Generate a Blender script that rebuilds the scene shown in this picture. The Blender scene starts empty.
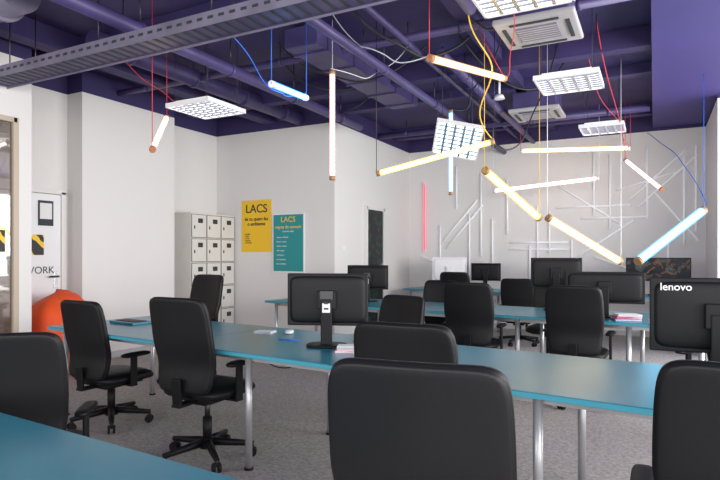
import bpy, bmesh, math, random
from mathutils import Vector, Matrix
random.seed(4)
scene = bpy.context.scene
try:
    scene.view_settings.view_transform = 'Standard'
except Exception:
    pass
pi = math.pi

# ------------------------------------------------------------------ materials
def mat(name, col, rough=.5, metal=0., var=0., scale=8., bump=0., bscale=200., emit=None, estr=0., spec=None, coat=0.):
    m = bpy.data.materials.new(name); m.use_nodes = True
    nt = m.node_tree; b = nt.nodes['Principled BSDF']
    b.inputs['Base Color'].default_value = (*col, 1)
    b.inputs['Roughness'].default_value = rough
    b.inputs['Metallic'].default_value = metal
    if spec is not None: b.inputs['Specular IOR Level'].default_value = spec
    if coat: b.inputs['Coat Weight'].default_value = coat
    tc = nt.nodes.new('ShaderNodeTexCoord')
    if var > 0:
        n = nt.nodes.new('ShaderNodeTexNoise'); n.inputs['Scale'].default_value = scale; n.inputs['Detail'].default_value = 6
        r = nt.nodes.new('ShaderNodeValToRGB')
        r.color_ramp.elements[0].position = .3; r.color_ramp.elements[1].position = .7
        r.color_ramp.elements[0].color = (*[c*(1-var) for c in col], 1)
        r.color_ramp.elements[1].color = (*[min(1, c*(1+var)) for c in col], 1)
        nt.links.new(tc.outputs['Object'], n.inputs['Vector'])
        nt.links.new(n.outputs['Fac'], r.inputs['Fac'])
        nt.links.new(r.outputs['Color'], b.inputs['Base Color'])
    if bump > 0:
        n2 = nt.nodes.new('ShaderNodeTexNoise'); n2.inputs['Scale'].default_value = bscale
        bp = nt.nodes.new('ShaderNodeBump'); bp.inputs['Strength'].default_value = bump; bp.inputs['Distance'].default_value = .01
        nt.links.new(tc.outputs['Object'], n2.inputs['Vector'])
        nt.links.new(n2.outputs['Fac'], bp.inputs['Height'])
        nt.links.new(bp.outputs['Normal'], b.inputs['Normal'])
    if emit:
        b.inputs['Emission Color'].default_value = (*emit, 1)
        b.inputs['Emission Strength'].default_value = estr
    return m

PURPLE = (.034, .023, .105)
def wall_mat(name, col):
    m = mat(name, col, .75, bump=.05, bscale=60)
    nt = m.node_tree; b = nt.nodes['Principled BSDF']
    g = nt.nodes.new('ShaderNodeNewGeometry'); s = nt.nodes.new('ShaderNodeSeparateXYZ')
    gt = nt.nodes.new('ShaderNodeMath'); gt.operation = 'GREATER_THAN'; gt.inputs[1].default_value = 3.334
    mx = nt.nodes.new('ShaderNodeMix'); mx.data_type = 'RGBA'
    mx.inputs[6].default_value = (*col, 1); mx.inputs[7].default_value = (*PURPLE, 1)
    nt.links.new(g.outputs['Position'], s.inputs[0]); nt.links.new(s.outputs['Z'], gt.inputs[0])
    nt.links.new(gt.outputs[0], mx.inputs[0]); nt.links.new(mx.outputs[2], b.inputs['Base Color'])
    return m

M_wall = wall_mat('wall_paint', (.73, .715, .705))
M_walldk = wall_mat('wall_reflection_tone', (.42, .34, .27))  # brown reflection in the glass, put into the colour of the wall behind
M_ceil = mat('ceiling_purple', PURPLE, .7, var=.35, scale=1.5, bump=.3, bscale=12)
M_ceil2 = mat('soffit_purple', (.05, .036, .19), .6, var=.1, scale=1)
M_pipe = mat('pipe_purple', (.062, .048, .15), .45, var=.2, scale=3)
M_pipegrey = mat('duct_grey', (.2, .18, .25), .45, metal=.3, var=.2, scale=4)
M_floor = mat('carpet', (.41, .385, .37), .95, var=.26, scale=45, bump=.6, bscale=350, spec=.1)
M_desk = mat('desk_teal', (.022, .195, .27), .28, var=.08, scale=3)
M_deskedge = mat('desk_edge', (.05, .32, .42), .45)
M_leg = mat('leg_metal', (.5, .5, .52), .35, metal=.6)
M_leather = mat('chair_black', (.007, .007, .008), .45, bump=.1, bscale=400, spec=.26)
M_plastic = mat('black_plastic', (.006, .006, .007), .5, spec=.25)
M_dmetal = mat('dark_metal', (.05, .05, .055), .35, metal=.7)
M_screen = mat('screen_glass', (.005, .005, .007), .08)
M_white = mat('white_plastic', (.78, .78, .8), .4)
M_acgrey = mat('ac_panel', (.42, .41, .43), .5)
M_locker = mat('locker_paint', (.68, .66, .62), .4, var=.03)
M_lockgap = mat('locker_gap', (.12, .11, .1), .7)
M_alu = mat('aluminium', (.75, .75, .78), .25, metal=.8)
M_wood = mat('lamp_cap_wood', (.33, .19, .09), .5, var=.2, scale=30)
M_orange = mat('lamp_cap_orange', (.42, .18, .08), .5)
M_yellow = mat('poster_yellow', (.85, .52, .02), .6)
M_teal = mat('poster_teal', (.015, .27, .28), .5)
M_ink = mat('ink_dark', (.02, .03, .04), .6)
M_paper = mat('paper', (.75, .75, .75), .7)
M_bean = mat('bean_orange', (.85, .095, .015), .6, var=.12, scale=5, bump=.1, bscale=100)
M_pink = mat('book_pink', (.75, .12, .25), .5)
M_blue = mat('book_blue', (.05, .2, .6), .5)
M_red = mat('book_red', (.6, .04, .03), .5)
M_frame = mat('window_frame', (.5, .42, .33), .5)
M_base = mat('baseboard', (.5, .5, .52), .5)
W_red = mat('wire_red', (.6, .03, .05), .5)
W_yel = mat('wire_yellow', (.7, .45, .05), .5)
W_blu = mat('wire_blue', (.02, .15, .7), .5)
W_blk = mat('wire_black', (.01, .01, .012), .5)
W_wht = mat('wire_white', (.7, .7, .72), .5)
M_tubewhite = mat('white_tube_glow', (.88, .88, .9), .3, emit=(.9, .93, 1), estr=.14)  # faint glow added to the colour; these wall tubes are unlit

m = bpy.data.materials.new('glass_partition'); m.use_nodes = True
nt = m.node_tree; nt.nodes.clear()
o = nt.nodes.new('ShaderNodeOutputMaterial'); mx = nt.nodes.new('ShaderNodeMixShader')
t = nt.nodes.new('ShaderNodeBsdfTransparent'); g = nt.nodes.new('ShaderNodeBsdfGlossy')
g.inputs['Roughness'].default_value = .03; t.inputs['Color'].default_value = (.75, .72, .68, 1)
mx.inputs[0].default_value = .16
nt.links.new(t.outputs[0], mx.inputs[1]); nt.links.new(g.outputs[0], mx.inputs[2]); nt.links.new(mx.outputs[0], o.inputs[0])
M_glass = m

m = mat('hazard_stripes', (.9, .6, .02), .5); nt = m.node_tree
w = nt.nodes.new('ShaderNodeTexWave'); w.inputs['Scale'].default_value = 3.2; w.inputs['Distortion'].default_value = 7
w.inputs['Detail Scale'].default_value = 1.2
w.bands_direction = 'DIAGONAL'
tc = nt.nodes.new('ShaderNodeTexCoord'); r = nt.nodes.new('ShaderNodeValToRGB'); r.color_ramp.interpolation = 'CONSTANT'
r.color_ramp.elements[0].color = (.015, .015, .015, 1); r.color_ramp.elements[1].position = .5; r.color_ramp.elements[1].color = (.85, .55, .02, 1)
nt.links.new(tc.outputs['Object'], w.inputs['Vector']); nt.links.new(w.outputs['Fac'], r.inputs['Fac'])
nt.links.new(r.outputs['Color'], nt.nodes['Principled BSDF'].inputs['Base Color'])
M_haz = m
m = mat('dark_glazing', (.02, .03, .03), .3, spec=.2); nt = m.node_tree
n = nt.nodes.new('ShaderNodeTexVoronoi'); n.inputs['Scale'].default_value = 9
tc = nt.nodes.new('ShaderNodeTexCoord'); r = nt.nodes.new('ShaderNodeValToRGB')
r.color_ramp.elements[0].color = (.015, .10, .03, 1); r.color_ramp.elements[1].position = .5; r.color_ramp.elements[1].color = (.012, .012, .02, 1)
nt.links.new(tc.outputs['Object'], n.inputs['Vector']); nt.links.new(n.outputs['Distance'], r.inputs['Fac'])
nt.links.new(r.outputs['Color'], nt.nodes['Principled BSDF'].inputs['Base Color'])
M_dglass = m
m = mat('screen_picture', (.1, .1, .1), .2); nt = m.node_tree
n = nt.nodes.new('ShaderNodeTexNoise'); n.inputs['Scale'].default_value = 7; n.inputs['Distortion'].default_value = 1.5
tc = nt.nodes.new('ShaderNodeTexCoord'); r = nt.nodes.new('ShaderNodeValToRGB')
e = r.color_ramp.elements; e[0].position = .35; e[0].color = (.004, .005, .008, 1); e[1].position = .75; e[1].color = (.02, .12, .17, 1)
x = e.new(.52); x.color = (.006, .01, .015, 1); x = e.new(.57); x.color = (.14, .06, .02, 1); x = e.new(.61); x.color = (.01, .02, .025, 1)
nt.links.new(tc.outputs['Object'], n.inputs['Vector']); nt.links.new(n.outputs['Fac'], r.inputs['Fac'])
b = nt.nodes['Principled BSDF']
nt.links.new(r.outputs['Color'], b.inputs['Base Color']); nt.links.new(r.outputs['Color'], b.inputs['Emission Color']); b.inputs['Emission Strength'].default_value = .4
b.inputs['Specular IOR Level'].default_value = .1
M_pic = m

# ------------------------------------------------------------------ mesh builder
class MB:
    def __init__(s):
        s.v = []; s.f = []; s.mi = []; s.sm = []; s.mats = []
    def mid(s, m):
        if m not in s.mats: s.mats.append(m)
        return s.mats.index(m)
    def add(s, verts, faces, m, smooth=False):
        o = len(s.v); s.v += [Vector(v) for v in verts]; k = s.mid(m)
        for i, f in enumerate(faces):
            s.f.append([a+o for a in f]); s.mi.append(k)
            s.sm.append(smooth if isinstance(smooth, bool) else smooth[i])
    def box(s, c, size, m, bevel=0., rot=None, seg=2):
        bm = bmesh.new(); bmesh.ops.create_cube(bm, size=1)
        bmesh.ops.scale(bm, vec=size, verts=bm.verts)
        if bevel > 0:
            bmesh.ops.bevel(bm, geom=bm.edges[:], offset=bevel, segments=seg, affect='EDGES', profile=.5)
        M = Matrix.Translation(c)
        if rot is not None: M = M @ (rot if isinstance(rot, Matrix) else Matrix.Rotation(rot, 4, 'Z'))
        bm.transform(M); bm.verts.ensure_lookup_table()
        s.add([v.co.copy() for v in bm.verts], [[v.index for v in f.verts] for f in bm.faces], m)
        bm.free()
    def cyl(s, p1, p2, r, m, r2=None, seg=14):
        p1 = Vector(p1); p2 = Vector(p2); r2 = r if r2 is None else r2
        d = (p2-p1).normalized(); a = Vector((0, 0, 1)) if abs(d.z) < .9 else Vector((1, 0, 0))
        u = d.cross(a).normalized(); w = d.cross(u)
        vs = []; fs = []; sm = []
        for p, rr in ((p1, r), (p2, r2)):
            for i in range(seg):
                t = 2*pi*i/seg; vs.append(p+u*math.cos(t)*rr+w*math.sin(t)*rr)
        for i in range(seg):
            j = (i+1) % seg; fs.append([i, j, seg+j, seg+i]); sm.append(True)
        fs.append(list(range(seg))[::-1]); fs.append(list(range(seg, 2*seg))); sm += [False, False]
        s.add(vs, fs, m, sm)
    def pillow(s, w, h, t, m, fn, nx=14, ny=14, p=6., e=6., k=.25):
        vs = []; fs = []
        for side in (1, -1):
            for j in range(ny+1):
                for i in range(nx+1):
                    u = 2*i/nx-1; v = 2*j/ny-1
                    u = math.sin(u*pi/2)*.6+u*.4; v = math.sin(v*pi/2)*.6+v*.4
                    q = max(abs(u), abs(v)); L = math.hypot(u, v)
                    if L > 1e-6:
                        c, sn = abs(u)/L, abs(v)/L
                        R = (c**p+sn**p)**(-1/p)*max(c, sn)
                    else: R = 1
                    half = t/2*(k+(1-k)*max(0, 1-q**e)**.5)
                    vs.append(Vector(fn(u*R*w/2, v*R*h/2, side*half)))
        N = (nx+1)*(ny+1)
        I = lambda i, j: j*(nx+1)+i
        for j in range(ny):
            for i in range(nx):
                q = [I(i, j), I(i+1, j), I(i+1, j+1), I(i, j+1)]
                fs.append(q); fs.append([a+N for a in q[::-1]])
        bd = [I(i, 0) for i in range(nx)]+[I(nx, j) for j in range(ny)]+[I(i, ny) for i in range(nx, 0, -1)]+[I(0, j) for j in range(ny, 0, -1)]
        for a, b in zip(bd, bd[1:]+bd[:1]): fs.append([b, a, a+N, b+N])
        s.add(vs, fs, m, True)
    def lathe(s, prof, c, m, seg=24, fn=None):
        vs = []; fs = []
        for (r, z) in prof:
            for i in range(seg):
                t = 2*pi*i/seg; q = Vector((math.cos(t)*r, math.sin(t)*r, z))
                if fn: q = fn(q, t)
                vs.append(q+Vector(c))
        for j in range(len(prof)-1):
            for i in range(seg):
                k = (i+1) % seg; fs.append([j*seg+i, j*seg+k, (j+1)*seg+k, (j+1)*seg+i])
        fs.append(list(range(seg))[::-1]); fs.append([(len(prof)-1)*seg+i for i in range(seg)])
        s.add(vs, fs, m, True)
    def mesh(s, name, origin=(0, 0, 0)):
        me = bpy.data.meshes.new(name); o = Vector(origin)
        me.from_pydata([v-o for v in s.v], [], s.f)
        for mm in s.mats: me.materials.append(mm)
        me.polygons.foreach_set('material_index', s.mi); me.polygons.foreach_set('use_smooth', s.sm)
        bm = bmesh.new(); bm.from_mesh(me); bmesh.ops.recalc_face_normals(bm, faces=bm.faces); bm.to_mesh(me); bm.free()
        me.update(); return me
    def obj(s, name, origin=(0, 0, 0), parent=None):
        return place(name, s.mesh(name, origin), origin, 0, parent)

def place(name, me, loc, rz=0., parent=None):
    o = bpy.data.objects.new(name, me); scene.collection.objects.link(o)
    o.location = loc; o.rotation_euler = (0, 0, rz)
    if parent:
        o.parent = parent; o.matrix_parent_inverse = parent.matrix_basis.inverted()
    return o
def slab(name, x0, x1, y0, y1, z0, z1, m, bevel=0., parent=None):
    b = MB(); c = ((x0+x1)/2, (y0+y1)/2, (z0+z1)/2)
    b.box(c, (abs(x1-x0), abs(y1-y0), abs(z1-z0)), m, bevel)
    return b.obj(name, c, parent)
def text(name, s, size, loc, rot, m, parent, align='LEFT', ext=.001, bold=0.):
    c = bpy.data.curves.new(name, 'FONT'); c.body = s; c.size = size; c.extrude = ext; c.align_x = align; c.offset = bold
    c.materials.append(m)
    o = bpy.data.objects.new(name, c); scene.collection.objects.link(o)
    o.location = loc; o.rotation_euler = rot
    o.parent = parent; o.matrix_parent_inverse = parent.matrix_basis.inverted()
    return o
def cable(name, pts, r, m):
    c = bpy.data.curves.new(name, 'CURVE'); c.dimensions = '3D'; c.bevel_depth = r; c.bevel_resolution = 2; c.resolution_u = 8
    sp = c.splines.new('NURBS'); sp.points.add(len(pts)-1)
    for i, p in enumerate(pts): sp.points[i].co = (*p, 1)
    sp.use_endpoint_u = True; sp.order_u = 4 if len(pts) > 3 else 3
    c.materials.append(m)
    o = bpy.data.objects.new(name, c); scene.collection.objects.link(o); return o

# ------------------------------------------------------------------ room shell
CH = 3.62
slab('floor', -7.6, 3.75, -3.15, 10.45, -.1, 0, M_floor)
slab('ceiling', -7.6, 3.75, -3.15, 10.45, CH, CH+.12, M_ceil)
slab('ceiling_soffit', -.02, 3.6, .8, 10.29, 3.38, CH, M_ceil2)
slab('wall_poster', -7.0, -4.27, 7.36, 7.52, 0, CH, M_wall)
slab('wall_side', -4.43, -4.27, 7.52, 10.29, 0, CH, M_wall)
slab('wall_far', -4.43, 3.6, 10.29, 10.45, 0, CH, M_wall)
slab('wall_left_back', -7.0, -6.58, 6.06, 7.36, 0, CH, M_wall)
slab('wall_left_column', -7.0, -6.22, 4.56, 6.06, 0, CH, M_wall)
slab('wall_left_recess', -6.66, -6.5, 3.5, 4.56, 0, CH, M_wall)
slab('wall_corridor', -6.66, -6.5, 0.0, 3.5, 0, CH, M_walldk)
slab('wall_right_pillar', .72, 1.3, 8.5, 10.29, 0, 3.38, M_wall)
b = MB()
b.box((-5.795, 3.545, CH/2), (.15, .13, CH), M_wall)
b.box((-5.795, 2.14, 3.17), (.15, 2.68, .9), M_wall)
b.box((-5.795, -1.1, CH/2), (.15, 3.8, CH), M_wall)
b.obj('wall_left_front', (-5.795, 1, CH/2))
slab('wall_corridor_end', -6.5, -5.87, -.15, 0, 0, CH, M_walldk)
gp = bpy.data.objects.new('window_1', None); scene.collection.objects.link(gp); gp.location = (-5.76, 2.1, 1.36)
b = MB()
for y in (3.455, 2.15, .83): b.box((-5.76, y, 1.36), (.07, .05, 2.72), M_frame, .004)
b.box((-5.76, 2.14, 2.695), (.07, 2.66, .05), M_frame, .004)
b.box((-5.76, 2.14, .03), (.07, 2.66, .06), M_frame, .004)
b.obj('frame', (-5.76, 2.1, 1.36), gp)
slab('pane', -5.765, -5.757, .85, 3.43, .06, 2.67, M_glass, parent=gp)
slab('hazard_sticker', -5.755, -5.75, 3.12, 3.36, 1.36, 1.58, M_haz, parent=gp)

def window_wall(name, axis, pos, a0, a1, n, wi):
    b = MB(); L = a1-a0; sill, head = .8, 2.9; pier = .35
    def bx(c, sz):
        if axis == 'x': b.box((pos, c[0], c[1]), (.15, sz[0], sz[1]), M_wall)
        else: b.box((c[0], pos, c[1]), (sz[0], .15, sz[1]), M_wall)
    bx(((a0+a1)/2, sill/2), (L, sill)); bx(((a0+a1)/2, (head+CH)/2), (L, CH-head))
    step = (L-pier)/n
    for i in range(n+1): bx((a0+pier/2+i*step, (sill+head)/2), (pier, head-sill))
    b.obj(name, (pos, (a0+a1)/2, CH/2) if axis == 'x' else ((a0+a1)/2, pos, CH/2))
    for i in range(n):
        c = a0+pier/2+(i+.5)*step; w = step-pier; f = MB()
        segs = [((c, sill+.03), (w, .06)), ((c, head-.03), (w, .06)), ((c, 1.85), (.05, 2.1)), ((c-w/2+.03, 1.85), (.06, 2.1)), ((c+w/2-.03, 1.85), (.06, 2.1))]
        for cc, sz in segs:
            if axis == 'x': f.box((pos, cc[0], cc[1]), (.06, sz[0], sz[1]), M_white)
            else: f.box((cc[0], pos, cc[1]), (sz[0], .06, sz[1]), M_white)
        f.obj('window_%d' % (wi+i), (pos, c, 1.85) if axis == 'x' else (c, pos, 1.85))
window_wall('wall_right', 'x', 3.675, -3, 10.29, 4, 2)
window_wall('wall_back', 'y', -3.075, -5.8, 3.6, 3, 6)

slab('baseboard_poster', -6.56, -4.27, 7.345, 7.36, 0, .08, M_base)
slab('baseboard_side', -4.27, -4.255, 7.36, 8.25, 0, .08, M_base)
slab('baseboard_far', -4.27, .72, 10.275, 10.29, 0, .08, M_base)
slab('baseboard_column', -6.22, -6.205, 4.56, 6.06, 0, .08, M_base)

d = slab('door_1', -6.497, -6.455, 3.62, 4.44, 0.005, 2.06, M_white, .004)
b = MB()
b.box((-6.47, 4.475, 1.05), (.05, .06, 2.1), M_wall, .003); b.box((-6.47, 3.585, 1.05), (.05, .06, 2.1), M_wall, .003)
b.box((-6.47, 4.03, 2.1), (.05, .95, .06), M_wall, .003)
b.obj('trim_1', (-6.47, 4.03, 1.05))
b = MB(); b.cyl((-6.455, 4.37, 1.07), (-6.40, 4.37, 1.07), .012, M_dmetal); b.cyl((-6.40, 4.38, 1.07), (-6.40, 4.26, 1.07), .011, M_dmetal)
b.box((-6.45, 4.37, 1.03), (.01, .05, .2), M_alu, .003); b.obj('handle', (-6.43, 4.37, 1.07), d)
slab('notice', -6.454, -6.448, 4.15, 4.34, 1.68, 1.98, M_ink, parent=d)
slab('notice_sheet', -6.447, -6.445, 4.17, 4.32, 1.76, 1.95, M_paper, parent=d)
slab('hazard_graphic', -6.454, -6.449, 3.95, 4.22, 1.33, 1.57, M_haz, parent=d)
text('lettering', 'WORK', .12, (-6.452, 3.98, 1.11), (pi/2, 0, pi/2), M_ink, d)

b = MB()
b.box((-4.255, 8.70, 1.07), (.026, .62, 2.06), M_dglass)
for y in (8.365, 9.035): b.box((-4.243, y, 1.08), (.05, .05, 2.13), M_wall, .003)
b.box((-4.243, 8.7, 2.12), (.05, .7, .05), M_wall, .003)
b.box((-4.235, 8.98, 1.05), (.03, .02, .3), M_alu, .003)
b.obj('door_2', (-4.243, 8.7, 1.07))

# ------------------------------------------------------------------ posters
p = slab('poster_yellow', -6.03, -5.435, 7.35, 7.36, 1.38, 2.22, M_yellow)
text('title', 'LACS', .19, (-5.73, 7.348, 2.02), (pi/2, 0, 0), M_ink, p, 'CENTER', .0015, .002)
text('subtitle', 'és tu quem faz\no ambiente', .08, (-5.73, 7.348, 1.89), (pi/2, 0, 0), M_ink, p, 'CENTER', .001, .0015)
text('small_print', 'partilha\ncuida\nrecicla\nrespeita\ncomunica', .035, (-5.96, 7.348, 1.66), (pi/2, 0, 0), M_ink, p, 'LEFT', .001)
p = MB(); c = (-5.095, 7.345, 1.52)
p.box(c, (.61, .02, .94), M_white, .004); p.box((c[0], 7.333, c[2]), (.56, .006, .89), M_teal)
p = p.obj('poster_teal_framed', c)
text('title', 'LACS', .12, (c[0], 7.329, 1.85), (pi/2, 0, 0), M_yellow, p, 'CENTER', .001, .001)
text('subtitle', 'regras do cowork', .068, (c[0], 7.329, 1.75), (pi/2, 0, 0), M_yellow, p, 'CENTER', .001, .001)
text('subtitle_b', 'cowork rules', .04, (c[0], 7.329, 1.69), (pi/2, 0, 0), M_paper, p, 'CENTER', .001)
for k in range(7):
    text('rule_%d' % k, ['respeito silêncio', 'limpar a mesa', 'telefone baixo', 'café e água', 'reciclagem', 'ser simpático', 'bom trabalho'][k], .034, (c[0]-.22, 7.329, 1.60-k*.07), (pi/2, 0, 0), M_paper, p, 'LEFT', .001)

# ------------------------------------------------------------------ lockers
b = MB(); x0, x1, y0, y1, H = -6.57, -6.19, 6.36, 7.34, 1.98
b.box(((x0+x1)/2, (y0+y1)/2, .04), (x1-x0-.03, y1-y0-.02, .08), M_lockgap)
b.box(((x0+x1)/2, (y0+y1)/2, .08+(H-.08)/2), (x1-x0, y1-y0, H-.08), M_locker, .004)
cw = (y1-y0)/3; rh = (H-.12)/5
for i in range(3):
    for j in range(5):
        cy = y0+cw*(i+.5); cz = .1+rh*(j+.5)
        b.box((x1+.002, cy, cz), (.006, cw-.012, rh-.012), M_lockgap)
        b.box((x1+.01, cy, cz), (.016, cw-.03, rh-.03), M_locker, .003)
        b.box((x1+.02, cy+.02, cz+rh*.22), (.006, .10, .07), M_ink)
        b.box((x1+.02, cy-cw*.32, cz-.02), (.012, .02, .05), M_dmetal, .003)
b.obj('locker_cabinet', ((x0+x1)/2, (y0+y1)/2, 0))

# ------------------------------------------------------------------ bean bag
def bf(q, t):
    q = q.copy(); k = 1+.06*math.sin(3*t+q.z*5)+.03*math.sin(7*t+2)
    q.x *= k; q.y *= k; q.x -= .08*max(0, q.z-.35); q.z *= 1+.05*math.sin(t+1)*(q.z > .6)
    return q
b = MB()
b.lathe([(.2, 0), (.34, .02), (.39, .12), (.40, .25), (.39, .4), (.37, .53), (.34, .65), (.29, .75), (.22, .83), (.12, .885), (.01, .90)], (-6.01, 4.10, 0), M_bean, 40, bf)
b.obj('bean_bag', (-6.01, 4.10, 0))

# ------------------------------------------------------------------ desks
SL = -math.atan(.115)
def desk_row(near_left, length, width, slope, legs, name='desk_row', seams=()):
    b = MB(); T = .74
    cuts = [0]+list(seams)+[length]
    for a, c in zip(cuts[:-1], cuts[1:]):
        b.box(((a+c)/2, width/2, T-.014), (c-a-.003, width, .028), M_desk, .003)
    b.box((length/2, .003, T-.016), (length, .008, .022), M_deskedge, .001)
    for yy in (.12, width-.12): b.box((length/2, yy, T-.05), (length-.2, .03, .04), M_leg)
    for s_ in legs:
        b.box((s_, width/2, T-.05), (.04, width-.2, .04), M_leg)
        for yy in (.09, width-.09):
            b.cyl((s_, yy, .012), (s_, yy, T-.03), .022, M_leg, seg=16)
            b.cyl((s_, yy, 0), (s_, yy, .014), .028, M_plastic, seg=16)
            b.box((s_, yy, T-.034), (.09, .09, .008), M_leg)
    me = b.mesh(name)
    return place(name, me, (near_left[0], near_left[1], 0), slope)
desk_row((-4.46, 2.95), 6.35, 1.01, SL, [.12, 2.235, 4.02, 6.2], seams=(1.6, 3.2, 4.8))
desk_row((-4.48, 5.92), 4.95, 1.01, SL, [.12, 1.7, 3.3, 4.3, 4.85], seams=(1.6, 3.2))
desk_row((-3.95, 9.2), 4.4, .8, SL, [.12, 1.5, 2.9, 4.28], seams=(1.5, 3.0))
desk_row((-4.47, .41), 3.80, 1.0, -math.atan(.069), [.12, 1.9, 3.6], seams=(1.85,))
b = MB()
b.box((-4.02, 3.42, .75), (.34, .2, .02), M_desk, .004, SL); b.box((-4.02, 3.42, .762), (.28, .12, .006), M_plastic, .002, SL)
b.obj('cable_port_box', (-4.02, 3.42, .74))

# ------------------------------------------------------------------ chairs
def chair_mesh(s):
    b = MB()
    def seat(x, y, t):
        return (x, y+.03, .462+s+t-.45*max(0, y-.12)**2*3 - .25*max(0, -y-.15)**2 - .12*x*x)
    b.pillow(.48, .47, .085, M_leather, seat, 16, 16, p=5, e=5)
    b.box((0, .01, .415+s), (.34, .32, .03), M_plastic, .01)
    b.box((0, .0, .39+s), (.16, .22, .04), M_plastic, .01)
    def prof(z): k = z/.3; return -.235-.035*k-.022*k*k+.02*math.exp(-((z+.12)/.1)**2)
    def taper(x, z): return x*(1-.12*max(0, -z/.3)-.05*max(0, z/.3)**2)
    def back(x, z, t): return (taper(x, z), prof(z)+.45*x*x+t, .77+s+z)
    b.pillow(.48, .60, .042, M_leather, back, 20, 24, p=9, e=12, k=.45)
    def shell(x, z, t): return (taper(x, z), prof(z)+.45*x*x+t-.024, .77+s+z)
    b.pillow(.472, .59, .014, M_leather, shell, 20, 24, p=9, e=16, k=.3)
    b.box((0, -.15, .40+s), (.07, .26, .02), M_plastic, .006)
    R = Matrix.Rotation(.08, 4, 'X')
    b.box((0, -.268, .48+s), (.07, .02, .18), M_plastic, .006, R)
    b.cyl((0, 0, .11), (0, 0, .27), .03, M_plastic); b.cyl((0, 0, .25), (0, 0, .39+s), .018, M_dmetal)
    b.cyl((0, 0, .07), (0, 0, .135), .05, M_plastic, .04, seg=18)
    for i in range(5):
        a = 2*pi*i/5+.62; dx, dy = math.cos(a), math.sin(a)
        b.cyl((dx*.03, dy*.03, .108), (dx*.30, dy*.30, .082), .028, M_plastic, .017, seg=10)
        b.cyl((dx*.29, dy*.29, .045), (dx*.29, dy*.29, .085), .01, M_dmetal)
        px, py = -dy, dx
        for o in (-.018, .018):
            b.cyl((dx*.29+px*(o-.009), dy*.29+py*(o-.009), .029), (dx*.29+px*(o+.009), dy*.29+py*(o+.009), .029), .029, M_plastic, seg=16)
        b.box((dx*.29, dy*.29, .05), (.03, .05, .025), M_plastic, .006, a)
    for sx in (-1, 1):
        b.box((sx*.2, .0, .412+s), (.15, .06, .016), M_plastic, .004)
        b.box((sx*.266, .0, .52+s), (.022, .055, .225), M_plastic, .007)
        def pad(x, y, t, sx=sx): return (sx*.264+x, y+.02, .645+s+t-.08*y*y)
        b.pillow(.07, .25, .035, M_plastic, pad, 6, 10, p=4, e=4)
    return b.mesh('office_chair')
CM = {0: chair_mesh(0), -1: chair_mesh(-.08), 1: chair_mesh(.05), -2: chair_mesh(-.03)}
def chair(v, x, y, deg=0): place('office_chair', CM[v], (x, y, 0), math.radians(deg))
chair(0, -2.60, 2.82)
chair(-1, -3.81, 3.05, -2)
chair(0, -.565, 1.56, 9)
chair(0, .235, 1.90, 0)
chair(-1, -2.70, 1.68, 40)
chair(-2, -.97, 2.50, 2)
chair(1, -4.28, 4.36, 172)
chair(-1, -1.95, 4.12, 162)
chair(0, -1.58, 5.48, 2)
chair(0, -.60, 5.38, -3)
chair(-1, -2.55, 7.0, 180)
chair(0, -2.73, 8.64, 0)
chair(0, -1.1, 6.97, 176)
chair(-1, -1.78, 8.56, 4)
chair(0, .45, 4.55, 150)

# ------------------------------------------------------------------ monitors
def monitor(x, y, rz, w=.53, h=.34, top=.47, body=None, screen=None, label=True, name='computer_monitor', z=.74):
    body = body or M_plastic; screen = screen or M_screen
    b = MB(); zb = top-h; cz = zb+h/2
    b.box((0, 0, cz), (w, .028, h), body, .006)
    b.box((0, -.0145, cz+.004), (w-.03, .003, h-.04), screen)
    b.pillow(w*.94, h*.9, .03, body, lambda x_, z_, t: (x_, .012+t, cz+z_), 12, 12, p=10, e=3, k=.1)
    b.box((0, .055, (cz+.02)/2+.0), (.075, .022, cz), body, .006)
    b.box((0, .045, cz), (.12, .03, .12), body, .006)
    b.pillow(.26, .2, .018, body, lambda x_, y_, t: (x_, y_+.04, .009+t), 12, 12, p=3, e=6, k=.6)
    if label:
        b.box((0, .0675, cz-.05), (.05, .003, .06), M_paper); b.box((0, .0695, cz-.02), (.03, .002, .012), M_ink)
        b.box((0, .0695, cz-.055), (.03, .002, .012), M_ink)
        b.box((0, .062, cz+.03), (.085, .006, .06), M_dmetal, .003)
    return place(name, b.mesh(name), (x, y, z), math.radians(rz))
monitor(-1.89, 3.17, -158, label=True)
lm = monitor(.27, 3.17, 184, .58, .36, .48, label=False)
text('brand_lettering', 'lenovo', .05, (.025, 3.17-.062, .74+.42), (pi/2, 0, math.radians(4)), M_paper, lm, 'LEFT', .002, .0005)
monitor(-3.25, 6.45, -165, .53, .31, .46)
monitor(-.93, 6.33, 190, .52, .33, .56, label=False)
monitor(-.42, 5.85, 187, .70, .30, .43, label=False)
monitor(-3.18, 9.5, -160, .6, .42, .55, body=M_white, label=False)
monitor(-2.55, 9.55, 185, .5, .3, .45, label=False)
monitor(.05, 9.25, 5, .84, .34, .55, screen=M_pic, label=False)
monitor(-1.35, 9.4, 182, .5, .3, .44, label=False)

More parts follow.
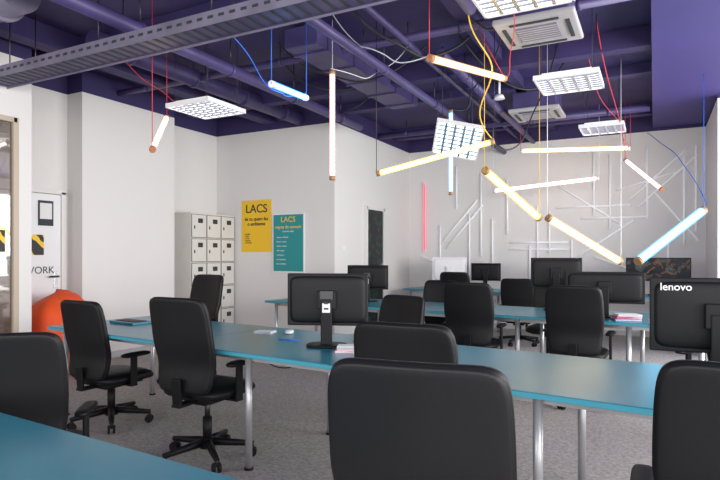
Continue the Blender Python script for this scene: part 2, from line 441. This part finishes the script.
def keyboard(x, y, rz):
    b = MB(); b.box((0, 0, .01), (.43, .14, .018), M_plastic, .004)
    for i in range(14):
        for j in range(5): b.box((-.19+i*.0292, -.052+j*.026, .021), (.023, .02, .006), M_dmetal)
    place('keyboard', b.mesh('keyboard'), (x, y, .74), math.radians(rz))
keyboard(-1.60, 3.46, 10)
def books(x, y, rz, cols, w=.16, d=.12):
    b = MB(); z = 0
    for i, cmt in enumerate(cols):
        hh = .018+.006*(i % 2); dx = .008*((i*7) % 3-1)
        b.box((dx, 0, z+hh/2), (w-.01*i, d, hh), cmt, .002); b.box((dx+.003, -.002, z+hh/2), (w-.01*i, d-.004, hh*.7), M_paper)
        z += hh
    place('book_stack', b.mesh('book_stack'), (x, y, .74), math.radians(rz))
books(-1.65, 3.0, 25, [M_pink, M_paper], .13, .1)
books(-.22, 5.62, 20, [M_blue, M_pink, M_paper], .22, .15)
books(.07, 5.75, -5, [M_red, M_paper, M_blue], .2, .15)
books(-2.6, 3.45, 10, [M_paper], .14, .10)
b = MB(); b.pillow(.06, .10, .03, M_white, lambda x_, y_, t: (x_, y_, .016+t-.8*y_*y_), 8, 10, p=3, e=3)
place('computer_mouse', b.mesh('computer_mouse'), (-2.42, 3.5, .74), .4)
b = MB(); b.cyl((0, 0, .004), (.14, .03, .004), .004, W_blu); b.obj('pen', (0, 0, 0)).location = (-2.3, 3.2, .742)
b = MB(); b.box((0, 0, .012), (.34, .24, .022), M_plastic, .005); b.box((0, .14, .1), (.34, .012, .2), M_plastic, .004, Matrix.Rotation(-.2, 4, 'X'))
place('laptop', b.mesh('laptop'), (.47, 2.78, .74), math.radians(182))
cable('desk_cable', [(-2.35, 3.0, .70), (-2.3, 3.05, .6), (-2.18, 3.1, .56), (-2.08, 3.1, .6), (-2.04, 3.12, .70)], .004, W_blk)

# ------------------------------------------------------------------ suspended louvre luminaires
M_refl = mat('reflector_glow', (.8, .82, .85), .3, emit=(.92, .95, 1), estr=2.6)  # emission stands in for light reflected by the switched-off fixtures
M_litr = mat('reflector_lit', (.8, .85, .9), .3, emit=(.55, .78, 1), estr=3.0)
M_blade = mat('louver_blade', (.2, .2, .24), .3, metal=.3)
def louver(x, y, z, rot=None, sz=.54, lit=None):
    M = Matrix.Translation((x, y, z)) @ (rot or Matrix.Identity(4))
    b = MB(); h = sz/2
    def bx(c, s_, mm): b.box(M @ Vector(c), s_, mm, rot=(rot or Matrix.Identity(4)))
    for sx in (-1, 1):
        bx((sx*h, 0, .02), (.018, sz+.02, .045), M_white); bx((0, sx*h, .02), (sz+.02, .018, .045), M_white)
    bx((0, 0, .022), (sz, sz, .008), lit or M_refl)
    bx((0, 0, .05), (sz*.8, sz*.8, .04), M_white)
    for k in range(1, 5): bx((-h+sz*k/5, 0, .008), (.026, sz-.02, .016), M_alu)
    for k in range(1, 8): bx((0, -h+sz*k/8, .008), (sz-.02, .010, .013), M_blade)
    for sx in (-1, 1):
        for sy in (-1, 1):
            p = M @ Vector((sx*h*.8, sy*h*.8, .045)); b.cyl(p, (p.x, p.y, (3.385 if p.x > -.02 else CH)), .003, W_blk, seg=5)
    b.obj('louvre_ceiling_lamp', (x, y, z))
louver(-4.04, 4.37, 2.80)
louver(-.76, 3.65, 3.0, sz=.58)
louver(-.70, 5.57, 2.92)
louver(-.58, 7.8, 2.92, sz=.5)
louver(-1.95, 6.09, 2.6, Matrix.Rotation(math.radians(28), 4, 'Z') @ Matrix.Rotation(math.radians(-32), 4, 'X') @ Matrix.Rotation(math.radians(14), 4, 'Y'), .5, M_litr)

def cassette(x, y, z, s_=.8):
    b = MB(); b.box((x, y, (z+.05+CH)/2), (s_*.85, s_*.85, CH-z-.05), M_pipe, .01)
    b.box((x, y, z+.03), (s_, s_, .05), M_acgrey, .015)
    b.box((x, y, z+.002), (s_*.52, s_*.52, .012), M_pipegrey, .005)
    for k in range(7): b.box((x, y-s_*.22+k*s_*.073, z-.005), (s_*.5, .012, .006), M_acgrey)
    for sx, sy in ((1, 0), (-1, 0), (0, 1), (0, -1)):
        b.box((x+sx*s_*.39, y+sy*s_*.39, z+.002), (s_*.05 if sx else s_*.6, s_*.05 if sy else s_*.6, .01), M_ink)
    b.obj('air_conditioner_cassette', (x, y, z))
cassette(-.86, 4.92, 3.2, .64); cassette(-1.42, 8.0, 3.24, .66)

# ------------------------------------------------------------------ tubes: bright core inside an added tinted shell whose glow imitates bloom
def emis(n, core, cs, tint, ts, tr, mixf=.28):
    a = mat(n+'_core', core, .4, emit=core, estr=cs)
    m = bpy.data.materials.new(n+'_halo'); m.use_nodes = True; nt = m.node_tree; nt.nodes.clear()
    o = nt.nodes.new('ShaderNodeOutputMaterial'); mx = nt.nodes.new('ShaderNodeMixShader'); mx.inputs[0].default_value = mixf
    t = nt.nodes.new('ShaderNodeBsdfTransparent'); t.inputs[0].default_value = (*tr, 1)
    e = nt.nodes.new('ShaderNodeEmission'); e.inputs[0].default_value = (*tint, 1); e.inputs[1].default_value = ts
    nt.links.new(t.outputs[0], mx.inputs[1]); nt.links.new(e.outputs[0], mx.inputs[2]); nt.links.new(mx.outputs[0], o.inputs[0])
    return (a, m)
E_pink = emis('glow_pinkwhite', (1, .82, .74), 11, (1, .45, .38), 2.0, (1, .97, .97))
E_warm = emis('glow_warm', (1, .82, .52), 11, (1, .55, .2), 2.6, (1, .97, .92))
E_yel = emis('glow_yellow', (1, .84, .26), 8, (1, .66, .08), 3.6, (1, .97, .85))
E_amb = emis('glow_amber', (1, .82, .5), 12, (1, .55, .14), 3.6, (1, .97, .9))
E_cyan = emis('glow_cyan', (.32, .78, 1), 24, (.05, .42, 1), 8.0, (.9, .98, 1))
E_blue = emis('glow_blue', (.22, .6, 1), 14, (.05, .32, 1), 5.0, (.85, .96, 1))
E_rose = mat('glow_rose', (1, .12, .2), .4, emit=(1, .14, .22), estr=.9)
def tube(p1, p2, em, cap, wire, r=.022, top=CH, wires=(1, 1), dup=(0, 0)):
    p1 = Vector(p1); p2 = Vector(p2); d = (p2-p1).normalized(); b = MB()
    b.cyl(p1+d*.03, p2-d*.03, r*.76, em[0], seg=16)
    b.cyl(p1+d*.035, p2-d*.035, r*1.12, em[1], seg=20)
    for q, e in ((p1, d), (p2, -d)):
        b.cyl(q, q+e*.045, r*1.12, cap, seg=16)
    for q, k, o in ((p1, wires[0], dup[0]), (p2, wires[1], dup[1])):
        if k: b.cyl(q, (q.x+o, q.y, top), .0035, wire, seg=5)
    b.obj('tube_light', (p1+p2)/2)
tube((-4.416, 4.2, 2.74), (-3.941, 3.58, 2.26), E_pink, M_orange, W_red, r=.026)
tube((-2.766, 3.743, 2.725), (-2.895, 4.465, 2.805), E_blue, M_white, W_blu, r=.026)
tube((-2.78, 4.751, 3.13), (-2.78, 4.751, 2.06), E_pink, M_wood, W_wht, r=.026, wires=(1, 0))
tube((-1.484, 3.962, 2.797), (-1.2, 5.147, 2.93), E_warm, M_orange, W_red, r=.026, dup=(0, -.35))
tube((-2.235, 6.728, 3.13), (-2.235, 6.728, 2.075), E_blue, M_wood, W_blk, r=.024, wires=(1, 0))
tube((-2.40, 4.95, 2.12), (-1.329, 5.284, 2.40), E_yel, M_wood, W_blk, r=.024)
tube((-1.413, 5.24, 2.13), (-1.081, 6.203, 1.72), E_yel, M_wood, W_yel, r=.033)
tube((-1.006, 6.242, 1.73), (-.332, 7.045, 1.25), E_amb, M_wood, W_wht, r=.036)
tube((-.158, 6.685, 1.255), (.5, 7.46, 1.84), E_cyan, M_wood, W_blu, r=.042, top=3.385, wires=(0, 1))
tube((-1.856, 9.0, 2.96), (-.30, 9.0, 2.87), E_warm, M_white, W_red, r=.030)
tube((-2.36, 9.3, 2.39), (-.74, 9.3, 2.50), E_pink, M_white, W_wht, r=.030)
tube((-.38, 9.27, 2.745), (.1, 8.62, 2.206), E_pink, M_orange, W_red, r=.026, wires=(1, 0))
b = MB(); b.cyl((-3.94, 10.25, 1.39), (-3.94, 10.25, 2.72), .016, E_rose)
for z in (1.42, 2.69): b.box((-3.94, 10.265, z), (.04, .05, .05), M_white)
b.obj('wall_tube_light', (-3.94, 10.25, 2.05))

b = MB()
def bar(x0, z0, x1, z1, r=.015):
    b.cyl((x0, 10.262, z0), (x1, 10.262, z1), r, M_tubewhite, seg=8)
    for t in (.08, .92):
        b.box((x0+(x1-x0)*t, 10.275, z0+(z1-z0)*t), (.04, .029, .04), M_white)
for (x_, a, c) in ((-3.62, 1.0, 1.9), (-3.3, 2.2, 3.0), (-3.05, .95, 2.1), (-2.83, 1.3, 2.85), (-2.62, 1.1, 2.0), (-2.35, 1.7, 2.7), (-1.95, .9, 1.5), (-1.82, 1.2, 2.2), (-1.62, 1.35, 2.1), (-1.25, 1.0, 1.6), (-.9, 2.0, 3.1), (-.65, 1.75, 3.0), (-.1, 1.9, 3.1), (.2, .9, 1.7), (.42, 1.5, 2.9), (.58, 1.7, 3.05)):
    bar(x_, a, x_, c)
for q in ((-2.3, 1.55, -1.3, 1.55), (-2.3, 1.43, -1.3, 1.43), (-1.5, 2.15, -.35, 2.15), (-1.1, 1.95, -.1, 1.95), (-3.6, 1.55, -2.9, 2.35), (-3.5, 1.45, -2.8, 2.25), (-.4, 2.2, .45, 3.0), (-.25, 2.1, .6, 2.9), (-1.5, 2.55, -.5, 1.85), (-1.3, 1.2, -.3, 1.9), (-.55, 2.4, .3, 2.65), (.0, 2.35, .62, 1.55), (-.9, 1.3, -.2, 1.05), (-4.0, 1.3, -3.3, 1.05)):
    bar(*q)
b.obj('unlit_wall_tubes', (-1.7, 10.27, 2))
slab('wall_switch', -4.27, -4.262, 7.62, 7.7, 1.4, 1.48, M_white, .002)

# ------------------------------------------------------------------ ceiling services
def pipe(name, p1, p2, r, m_, collars=0):
    b = MB(); p1 = Vector(p1); p2 = Vector(p2); b.cyl(p1, p2, r, m_, seg=20)
    for k in range(collars):
        q = p1.lerp(p2, (k+.5)/collars); d = (p2-p1).normalized()
        b.cyl(q-d*.02, q+d*.02, r*1.15, m_, seg=20)
        b.cyl(q+Vector((0, 0, r)), (q.x, q.y, CH), .006, M_dmetal, seg=6)
    b.obj(name, (p1+p2)/2)
pipe('ceiling_pipe', (-3.84, .5, 3.22), (-3.84, 7.36, 3.22), .06, M_pipe, 6)
pipe('ceiling_pipe', (-2.41, 0, 3.2), (-2.41, 10.29, 3.2), .045, M_pipe, 7)
pipe('ceiling_pipe', (-2.15, 0, 3.42), (-2.15, 10.29, 3.42), .03, M_pipe, 5)
pipe('ceiling_pipe', (-1.27, 0, 3.25), (-1.27, 4.3, 3.25), .05, M_pipe, 3)
pipe('ceiling_pipe', (-1.9, 5.4, 3.35), (-1.9, 10.29, 3.35), .05, M_pipe, 3)
pipe('ceiling_pipe', (-5.7, 2.0, 3.4), (-.1, 2.0, 3.4), .05, M_pipe, 4)
pipe('ventilation_duct', (-5.71, 2.62, 3.36), (-4.3, 2.62, 3.36), .17, M_pipegrey, 3)
pipe('ventilation_duct', (-4.9, 3.7, 3.45), (-4.9, 7.36, 3.45), .1, M_pipe, 4)
pipe('ceiling_pipe', (-6.22, 5.1, 3.45), (-.05, 5.1, 3.45), .04, M_pipe, 6)
pipe('ceiling_pipe', (-4.27, 8.9, 3.4), (-.05, 8.9, 3.4), .05, M_pipe, 4)
b = MB()
b.box((-3.05, 5.9, 3.46), (.38, 2.6, .2), M_pipe, .01)
for k in range(5): b.box((-3.05, 4.8+k*.55, 3.46), (.41, .03, .23), M_pipe)
b.box((-3.05, 5.9, 3.59), (.05, 2.4, .06), M_pipe)
b.obj('ventilation_duct', (-3.05, 5.9, 3.46))
for i, (y, zz) in enumerate(((3.9, 3.5), (6.3, 3.42), (7.5, 3.5), (9.5, 3.45))):
    x0 = -6.22 if y < 7 else -4.27
    slab('ceiling_beam', x0, -.03, y, y+.16, zz, CH, M_ceil)
slab('ceiling_beam', -5.55, -5.35, -2.9, 7.36, 3.42, CH, M_ceil)
slab('ceiling_beam', -1.62, -1.5, -2.9, 10.29, 3.5, CH, M_ceil)
b = MB()
yc = 3.2; b.box((-2.87, yc, 2.99), (5.6, .26, .006), M_pipe)
for sy in (-1, 1): b.box((-2.87, yc+sy*.13, 3.02), (5.6, .006, .1), M_pipegrey)
for k in range(56):
    b.box((-5.6+k*.1, yc-.134, 3.025), (.05, .004, .02), M_ink); b.box((-5.6+k*.1, yc, 2.985), (.03, .2, .004), M_ink)
for k in range(5):
    for sy in (-1, 1): b.cyl((-5.2+k*1.2, yc+sy*.12, 2.99), (-5.2+k*1.2, yc+sy*.12, CH), .006, M_dmetal, seg=6)
for k in range(4): b.cyl((-5.6, yc-.08+k*.05, 3.01), (-.1, yc-.07+k*.05, 3.01), .014, W_blk, seg=8)
b.obj('cable_tray', (-2.87, yc, 3.01))
b = MB(); b.cyl((-1.75, 7.2, CH-.3), (-1.75, 7.2, CH-.25), .07, M_white, .05); b.cyl((-1.75, 7.2, CH-.25), (-1.75, 7.2, CH), .015, M_white); b.obj('smoke_detector', (-1.75, 7.2, 3.4))
def loop(a, c, sag, m_, r=.005, n=6, jit=.08):
    a = Vector(a); c = Vector(c); pts = []
    for i in range(n+1):
        t = i/n; q = a.lerp(c, t); q.z -= sag*4*t*(1-t)
        if 0 < i < n: q += Vector((random.uniform(-jit, jit), random.uniform(-jit, jit), random.uniform(-jit, jit)*.5))
        pts.append(tuple(q))
    cable('hanging_cable', pts, r, m_)
loop((-1.2, 4.2, CH), (-1.35, 5.3, 2.42), .1, W_yel, .006, jit=.14)
loop((-1.0, 4.4, 3.4), (-1.2, 5.1, 2.95), .25, W_red, .004)
loop((-.5, 6.0, CH), (-.35, 9.2, 2.78), .3, W_red, .005)
loop((-.65, 6.4, CH), (-.3, 9.0, 2.9), .15, W_red, .004)
loop((-2.7, 4.6, CH), (-1.49, 3.98, 2.82), .15, W_wht, .005, jit=.15)
loop((-2.8, 4.75, 3.15), (-2.3, 5.6, CH), .2, W_wht, .004)
loop((-2.2, 6.7, 3.14), (-1.2, 5.2, CH), .35, W_blk, .008)
loop((-1.35, 5.28, 2.42), (-.9, 6.3, CH), .5, W_blk, .007)
loop((-3.6, 5.0, CH), (-2.2, 5.8, CH), .4, W_blk, .01)
loop((-2.4, 4.2, CH), (-1.6, 5.6, CH), .45, W_blk, .012)
loop((-1.8, 5.7, CH), (-.9, 6.9, CH), .45, W_blk, .01)
loop((-3.9, 5.5, CH), (-3.0, 6.2, CH), .3, W_blk, .01)
loop((-1.6, 4.3, CH), (-1.2, 5.4, CH), .3, W_blk, .01)
loop((.3, 4.6, 3.385), (-.25, 4.2, CH), .15, W_blu, .005)
loop((.3, 4.6, 3.385), (1.2, 5.6, 3.385), .12, W_blu, .005)
loop((-.1, 10.2, 3.3), (.53, 7.5, 1.9), -.15, W_blu, .005)
loop((-5.0, 3.9, CH), (-4.3, 4.3, 2.85), .1, W_red, .004)
loop((-2.85, 3.3, 3.02), (-2.86, 4.4, 2.83), .2, W_blu, .004)
loop((-4.4, 6.6, CH), (-3.3, 6.9, CH), .35, W_blk, .01)

# ------------------------------------------------------------------ lights
def area(name, loc, rot, sx, sy, e, col=(1, 1, 1)):
    l = bpy.data.lights.new(name, 'AREA'); l.shape = 'RECTANGLE'; l.size = sx; l.size_y = sy; l.energy = e; l.color = col
    o = bpy.data.objects.new(name, l); scene.collection.objects.link(o); o.location = loc; o.rotation_euler = rot
area('daylight_right', (3.5, 3.6, 1.85), (0, math.radians(90), 0), 2.1, 12, 800, (1, .975, .94))
area('daylight_back', (-1.1, -2.9, 1.85), (math.radians(90), 0, 0), 9, 2.1, 300, (1, .985, .97))
w = bpy.data.worlds.new('World'); scene.world = w; w.use_nodes = True
w.node_tree.nodes['Background'].inputs[0].default_value = (.75, .85, 1, 1); w.node_tree.nodes['Background'].inputs[1].default_value = 1.0

# ------------------------------------------------------------------ camera
cd = bpy.data.cameras.new('camera'); cam = bpy.data.objects.new('camera', cd); scene.collection.objects.link(cam)
cam.location = (0, 0, 1.33); cam.rotation_euler = (pi/2, 0, math.radians(27.53))
cd.sensor_width = 36; cd.lens = 28.2; cd.shift_y = 15/720; cd.clip_start = .05
scene.camera = cam
